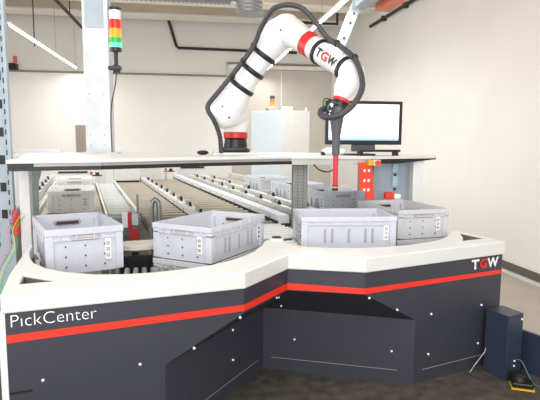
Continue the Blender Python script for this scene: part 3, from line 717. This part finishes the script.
# ------------------------------------------------------------ robot
rb = thing('industrial_robot', 'white industrial robot arm with red bands bending over the table', 'robot', (.39, 4.25, ZT))
def R(mb, name, m, smooth=True, par=None):
    o = mb.build(name, m, smooth=smooth)
    if par: attach(par, o)
    else: attach(rb, o)
    return o
bx_, by_ = .39, 4.25
R(MB().box((bx_ - .19, by_ - .17, ZT), (bx_ + .22, by_ + .17, ZT + .018), bev=.004), 'base_plate', M['white'], False)
R(MB().tube([(bx_, by_, ZT + .018), (bx_, by_, ZT + .045), (bx_, by_, ZT + .06), (bx_, by_, ZT + .12), (bx_, by_, ZT + .13)], [.115, .118, .098, .088, .095], 32), 'base', M['black'])
R(MB().box((bx_ - .11, by_ - .13, ZT + .018), (bx_ + .09, by_ - .05, ZT + .06), bev=.02), 'connector_box', M['black'], True)
R(MB().tube([(bx_, by_, ZT + .13), (bx_, by_, ZT + .134), (bx_, by_, ZT + .176), (bx_, by_, ZT + .18)], [.09, .098, .098, .09], 32), 'red_ring', M['robotred'])
R(MB().tube([(bx_, by_, ZT + .18), (bx_, by_, ZT + .20), (bx_, by_, ZT + .27), (bx_, by_, ZT + .36), (bx_, by_, ZT + .42), (bx_, by_ - .02, ZT + .455), (bx_, by_ - .03, ZT + .47)], [.088, .095, .105, .112, .10, .06, .01], 32), 'turret', M['robotwhite'])
sh = V((.285, 4.08, 1.614)); eu = V((.68, 3.92, 2.18)); el = V((.735, 3.9, 2.215)); wr = V((1.078, 3.36, 1.836)); tw = V((.95, 3.16, 1.65))
# shoulder joint housing
dir_u = (eu - sh).normalized()
def capsule(a, b_, prof, n=32, m=5):
    """prof: list of (t, r) along a..b, hemispherical ends"""
    a, b_ = V(a), V(b_); d_ = (b_ - a); L = d_.length; u = d_.normalized(); pts = []; rad = []
    r0 = prof[0][1]; r1 = prof[-1][1]
    for i in range(m):
        t = PI / 2 * (1 - i / m); pts.append(a - u * r0 * math.sin(t)); rad.append(max(.002, r0 * math.cos(t)))
    for t, r_ in prof: pts.append(a + d_ * t); rad.append(r_)
    for i in range(1, m + 1):
        t = PI / 2 * i / m; pts.append(b_ + u * r1 * math.sin(t)); rad.append(max(.002, r1 * math.cos(t)))
    return MB().tube(pts, rad, n)
R(capsule(sh, eu, [(0, .132), (.08, .131), (.2, .118), (.32, .098), (.42, .086), (.62, .084), (.74, .092), (.86, .108), (1, .115)]), 'upper_arm', M['robotwhite'])
R(capsule((.39, 4.24, 1.62), sh + V((.02, 0, 0)), [(0, .12), (1, .12)]), 'shoulder', M['robotwhite'])
R(capsule(el, wr, [(0, .108), (.15, .102), (.28, .088), (.4, .081), (.7, .076), (.86, .070), (1, .080)]), 'forearm', M['robotwhite'])
R(capsule(eu, el, [(0, .113), (1, .110)]), 'elbow', M['robotwhite'])
R(capsule(wr + V((.0, -.01, -.02)), tw + V((0, 0, .03)), [(0, .080), (.3, .085), (.7, .074), (1, .052)]), 'wrist', M['robotwhite'])
R(MB().ball(wr + V((.035, .03, -.05)), .055), 'wrist_motor', M['robotwhite'])
ax_f = (wr - el).normalized()
def on_f(t): return el.lerp(wr, t)
R(MB().tube([on_f(.34), on_f(.343), on_f(.437), on_f(.44)], [.086, .0895, .085, .081], 32), 'red_band', M['robotred'])
cdir = lambda p_: (V((0, 0, 1.4)) - p_)
for t, r_ in ((.33, .100), (.535, .090), (.735, .096)):
    R(MB().torus(sh.lerp(eu, t), dir_u, r_, .0095, flat=1.9), 'strap', M['black'])
for t, r_ in ((.55, .080), (.90, .073)):
    R(MB().torus(on_f(t), ax_f, r_ + .002, .010, flat=1.7), 'strap', M['black'])
# bolts on the joints
for p_ in (sh + V((-.02, -.13, .03)), sh + V((.03, -.125, -.05)), sh + V((.10, -.10, .07)), el + V((-.06, -.1, -.03)), el + V((.02, -.118, .03)), el + V((.08, -.1, -.03)), wr + V((-.03, -.09, -.06))):
    R(MB().ball(p_, .008, seg=8), 'bolt', M['tool'])
# logo letters wrapped on the forearm
def wrap_text(ch, t0, t1, m, h=.055, bold=.03, back=None):
    me = text_mesh(ch, 1, 0, bold); xs = [v.co.x for v in me.vertices]; x0, x1 = min(xs), max(xs)
    bmx = bmesh.new(); bmx.from_mesh(me); bmesh.ops.triangulate(bmx, faces=bmx.faces); bmesh.ops.subdivide_edges(bmx, edges=bmx.edges, cuts=5, use_grid_fill=True); bmx.to_mesh(me); bmx.free()
    a = on_f(t0); d_ = on_f(t1) - a; mid = on_f((t0 + t1) / 2); n = cdir(mid); n = (n - ax_f * n.dot(ax_f)).normalized(); tdir = n.cross(ax_f).normalized()
    if tdir.z < 0: tdir = -tdir
    rad_ = .0805
    for v in me.vertices:
        s_ = (v.co.x - x0) / (x1 - x0); ph = (h * (v.co.y / .7 - .5) - .008) / rad_
        v.co = a + d_ * s_ + (n * math.cos(ph) + tdir * math.sin(ph)) * rad_
    me.materials.clear(); me.materials.append(m)
    o = bpy.data.objects.new('logo_letter', me); COL.objects.link(o); attach(rb, o)
wrap_text('T', .59, .66, M['black'], .058, .03); wrap_text('G', .665, .75, M['robotred'], .058, .04); wrap_text('W', .755, .86, M['black'], .058, .03)
# tool
tl = bpy.data.objects.new('gripper_tool', None); COL.objects.link(tl); tl.location = (.92, 3.15, 1.5); attach(rb, tl)
TX, TY = .915, 3.15
R(MB().tube([tw + V((.0, 0, .0)), tw + V((-.008, -.002, -.018))], [.056, .053], 28), 'red_collar', M['robotred'], par=tl)
R(MB().tube([tw + V((-.008, -.002, -.018)), (TX + .018, TY, 1.60), (TX + .01, TY, 1.575)], [.046, .042, .038], 24), 'flange', M['black'], par=tl)
R(MB().tube([(TX + .012, TY, 1.60), (TX + .006, TY, 1.56), (TX, TY, 1.54), (TX, TY, 1.44), (TX, TY, 1.41), (TX, TY, 1.312), (TX, TY, 1.308)], [.042, .045, .044, .028, .025, .024, .018], 24), 'nozzle_cone', M['tool'], par=tl)
R(MB().tube([(TX, TY, 1.312), (TX, TY, 1.12)], .0165, 20), 'suction_tube', M['tuberubber'], par=tl)
R(MB().tube([(TX, TY, 1.12), (TX, TY, 1.085)], .018, 20), 'suction_tip', M['black'], par=tl)
R(MB().tube([(TX, TY, 1.111), (TX, TY, 1.103)], .0195, 20), 'yellow_ring', M['yellow'], par=tl)
hose = [(0.262, 4.08, 1.30), (0.248, 4.03, 1.427), (0.205, 3.97, 1.535), (0.160, 3.95, 1.610), (0.163, 3.95, 1.662), (0.246, 3.93, 1.764), (0.385, 3.90, 1.935), (0.488, 3.86, 2.080), (0.525, 3.82, 2.175), (0.57, 3.77, 2.262), (0.616, 3.70, 2.312), (0.705, 3.65, 2.324), (0.793, 3.6, 2.289), (0.875, 3.58, 2.202), (0.95, 3.54, 2.095), (1.005, 3.46, 2.035), (1.06, 3.3, 1.934), (1.068, 3.17, 1.822), (1.040, 3.05, 1.711), (0.975, 3.0, 1.613), (0.898, 2.99, 1.553), (0.836, 3.02, 1.533), (0.80, 3.07, 1.547), (0.81, 3.12, 1.58), (.87, 3.15, 1.60)]
hp = curve_pts(hose, 10)
R(MB().tube(hp, [.0175 + (.0015 if i % 2 else -.0005) for i in range(len(hp))], 14), 'hose', M['hose'])
for i in range(3):
    R(MB().tube(curve_pts([(.93, 3.12, 1.62), (.87 - .02 * i, 3.1, 1.63 + .01 * i), (.84 - .012 * i, 3.08, 1.59), (.87 + .01 * i, 3.09, 1.55), (.90, 3.11, 1.545)]), .0035, 6), 'tool_wire', M['black'] if i else M['teal'])
for c, rr_ in ((V((.49, 3.865, 2.085)), .024), (V((.415, 3.89, 1.975)), .024), (V((.335, 3.91, 1.865)), .024), (V((1.0, 3.47, 2.045)), .025), (V((1.065, 3.28, 1.925)), .025)):
    R(MB().ball(c, rr_, (1, 1, 1), 12), 'hose_clamp', M['black'])

# ------------------------------------------------------------ overhead gantry on the right
gb = thing('gantry_beam', 'pale blue drilled steel strut and beam rising to the top edge behind the robot', 'beam', (1.8, 5.5, 2.8))
attach(gb, MB().beam((1.56, 5.5, 2.25), (1.81, 5.5, 2.88), .09, .10, (0, 1, 0)).build('strut', M['steelpaint']), MB().box((1.76, 2.6, 2.79), (1.90, 5.55, 2.93)).build('beam', M['steelpaint']))
for t in (.1, .35, .6, .75, .9):
    c = V((1.56, 5.44, 2.25)).lerp(V((1.81, 5.44, 2.88)), t); attach(gb, MB().cyl(c, c + V((0, .02, 0)), .014, 10).build('bolt_hole', M['navy']))
for i in range(8): attach(gb, MB().cyl((1.756, 5.3 - i * .3, 2.86), (1.764, 5.3 - i * .3, 2.86), .02, 10).build('bolt_hole', M['navy']))
for y in (2.8, 5.3): attach(gb, MB().box((1.81, y - .02, 2.93), (1.85, y + .02, 4.39)).build('hanger', M['steelpaint']))
attach(gb, MB().box((1.90, 5.35, 2.84), (2.02, 5.5, 2.9)).build('crosspiece', M['steelpaint']))
ob = thing('orange_beam', 'orange steel beam beside the pale blue one at the top edge', 'beam', (2.1, 5, 2.85))
attach(ob, MB().box((2.0, 2.4, 2.77), (2.16, 5.5, 2.93)).build('profile', M['orange']))
for y in (4.9, 4.0): attach(ob, MB().box((1.995, y, 2.83), (1.9995, y + .04, 2.88)).build('slot', M['paper']))
for y in (2.6, 5.2): attach(ob, MB().box((2.05, y - .02, 2.93), (2.09, y + .02, 4.39)).build('hanger', M['orange']))

# ------------------------------------------------------------ light and camera
def area(name, loc, size, energy, target=None, sy=None, color=(1, 1, 1)):
    L = bpy.data.lights.new(name, 'AREA'); L.energy = energy; L.size = size; L.color = color
    if sy: L.shape = 'RECTANGLE'; L.size_y = sy
    o = bpy.data.objects.new(name, L); COL.objects.link(o); o.location = loc
    if target: o.rotation_euler = (V(target) - V(loc)).to_track_quat('-Z', 'Y').to_euler()
    return o
area('overhead_fill', (-.2, 1.4, 3.9), 3.0, 100, (0.2, 3.2, .8))  # unseen overhead fill, added to brighten the crates at the counter
area('overhead_fill', (-.8, 7.0, 3.9), 3.5, 75, (-.8, 7.6, 0), color=(1, .99, .98))  # unseen overhead fill, added to brighten the lanes and back wall
area('side_fill', (-4.2, 4.5, 2.0), 2.5, 85, (2.4, 4.5, 1.1), sy=2)  # unseen side fill, added to brighten the right wall
area('front_fill', (-.3, -2.6, 1.9), 4.0, 170, (.1, 5, 1.1), sy=2.4)  # fill added behind the camera to lift fronts under the table
w = bpy.data.worlds.new('world'); bpy.context.scene.world = w; w.use_nodes = True
nt = w.node_tree; bg = nt.nodes['Background']; sk = nt.nodes.new('ShaderNodeTexGradient')
bg.inputs['Color'].default_value = (.98, .985, 1, 1); bg.inputs['Strength'].default_value = 1.0
nt.nodes.remove(sk)

f, th, ps, ro = 520., .1153, .1579, .0062
fw = V((math.sin(ps) * math.cos(th), math.cos(ps) * math.cos(th), -math.sin(th)))
r_ = V((math.cos(ps), -math.sin(ps), 0)); u_ = r_.cross(fw)
R2 = r_ * math.cos(ro) + u_ * math.sin(ro); U2 = -r_ * math.sin(ro) + u_ * math.cos(ro)
cd = bpy.data.cameras.new('camera'); cd.sensor_width = 36; cd.lens = 36 * f / 540; cd.clip_start = .05
co = bpy.data.objects.new('camera', cd); COL.objects.link(co)
mm = Matrix((R2, U2, -fw)).transposed().to_4x4(); mm.translation = (0, 0, 1.4); co.matrix_world = mm
bpy.context.scene.camera = co
bpy.context.scene.view_settings.view_transform = 'Standard'
bpy.context.scene.view_settings.exposure = 0.05
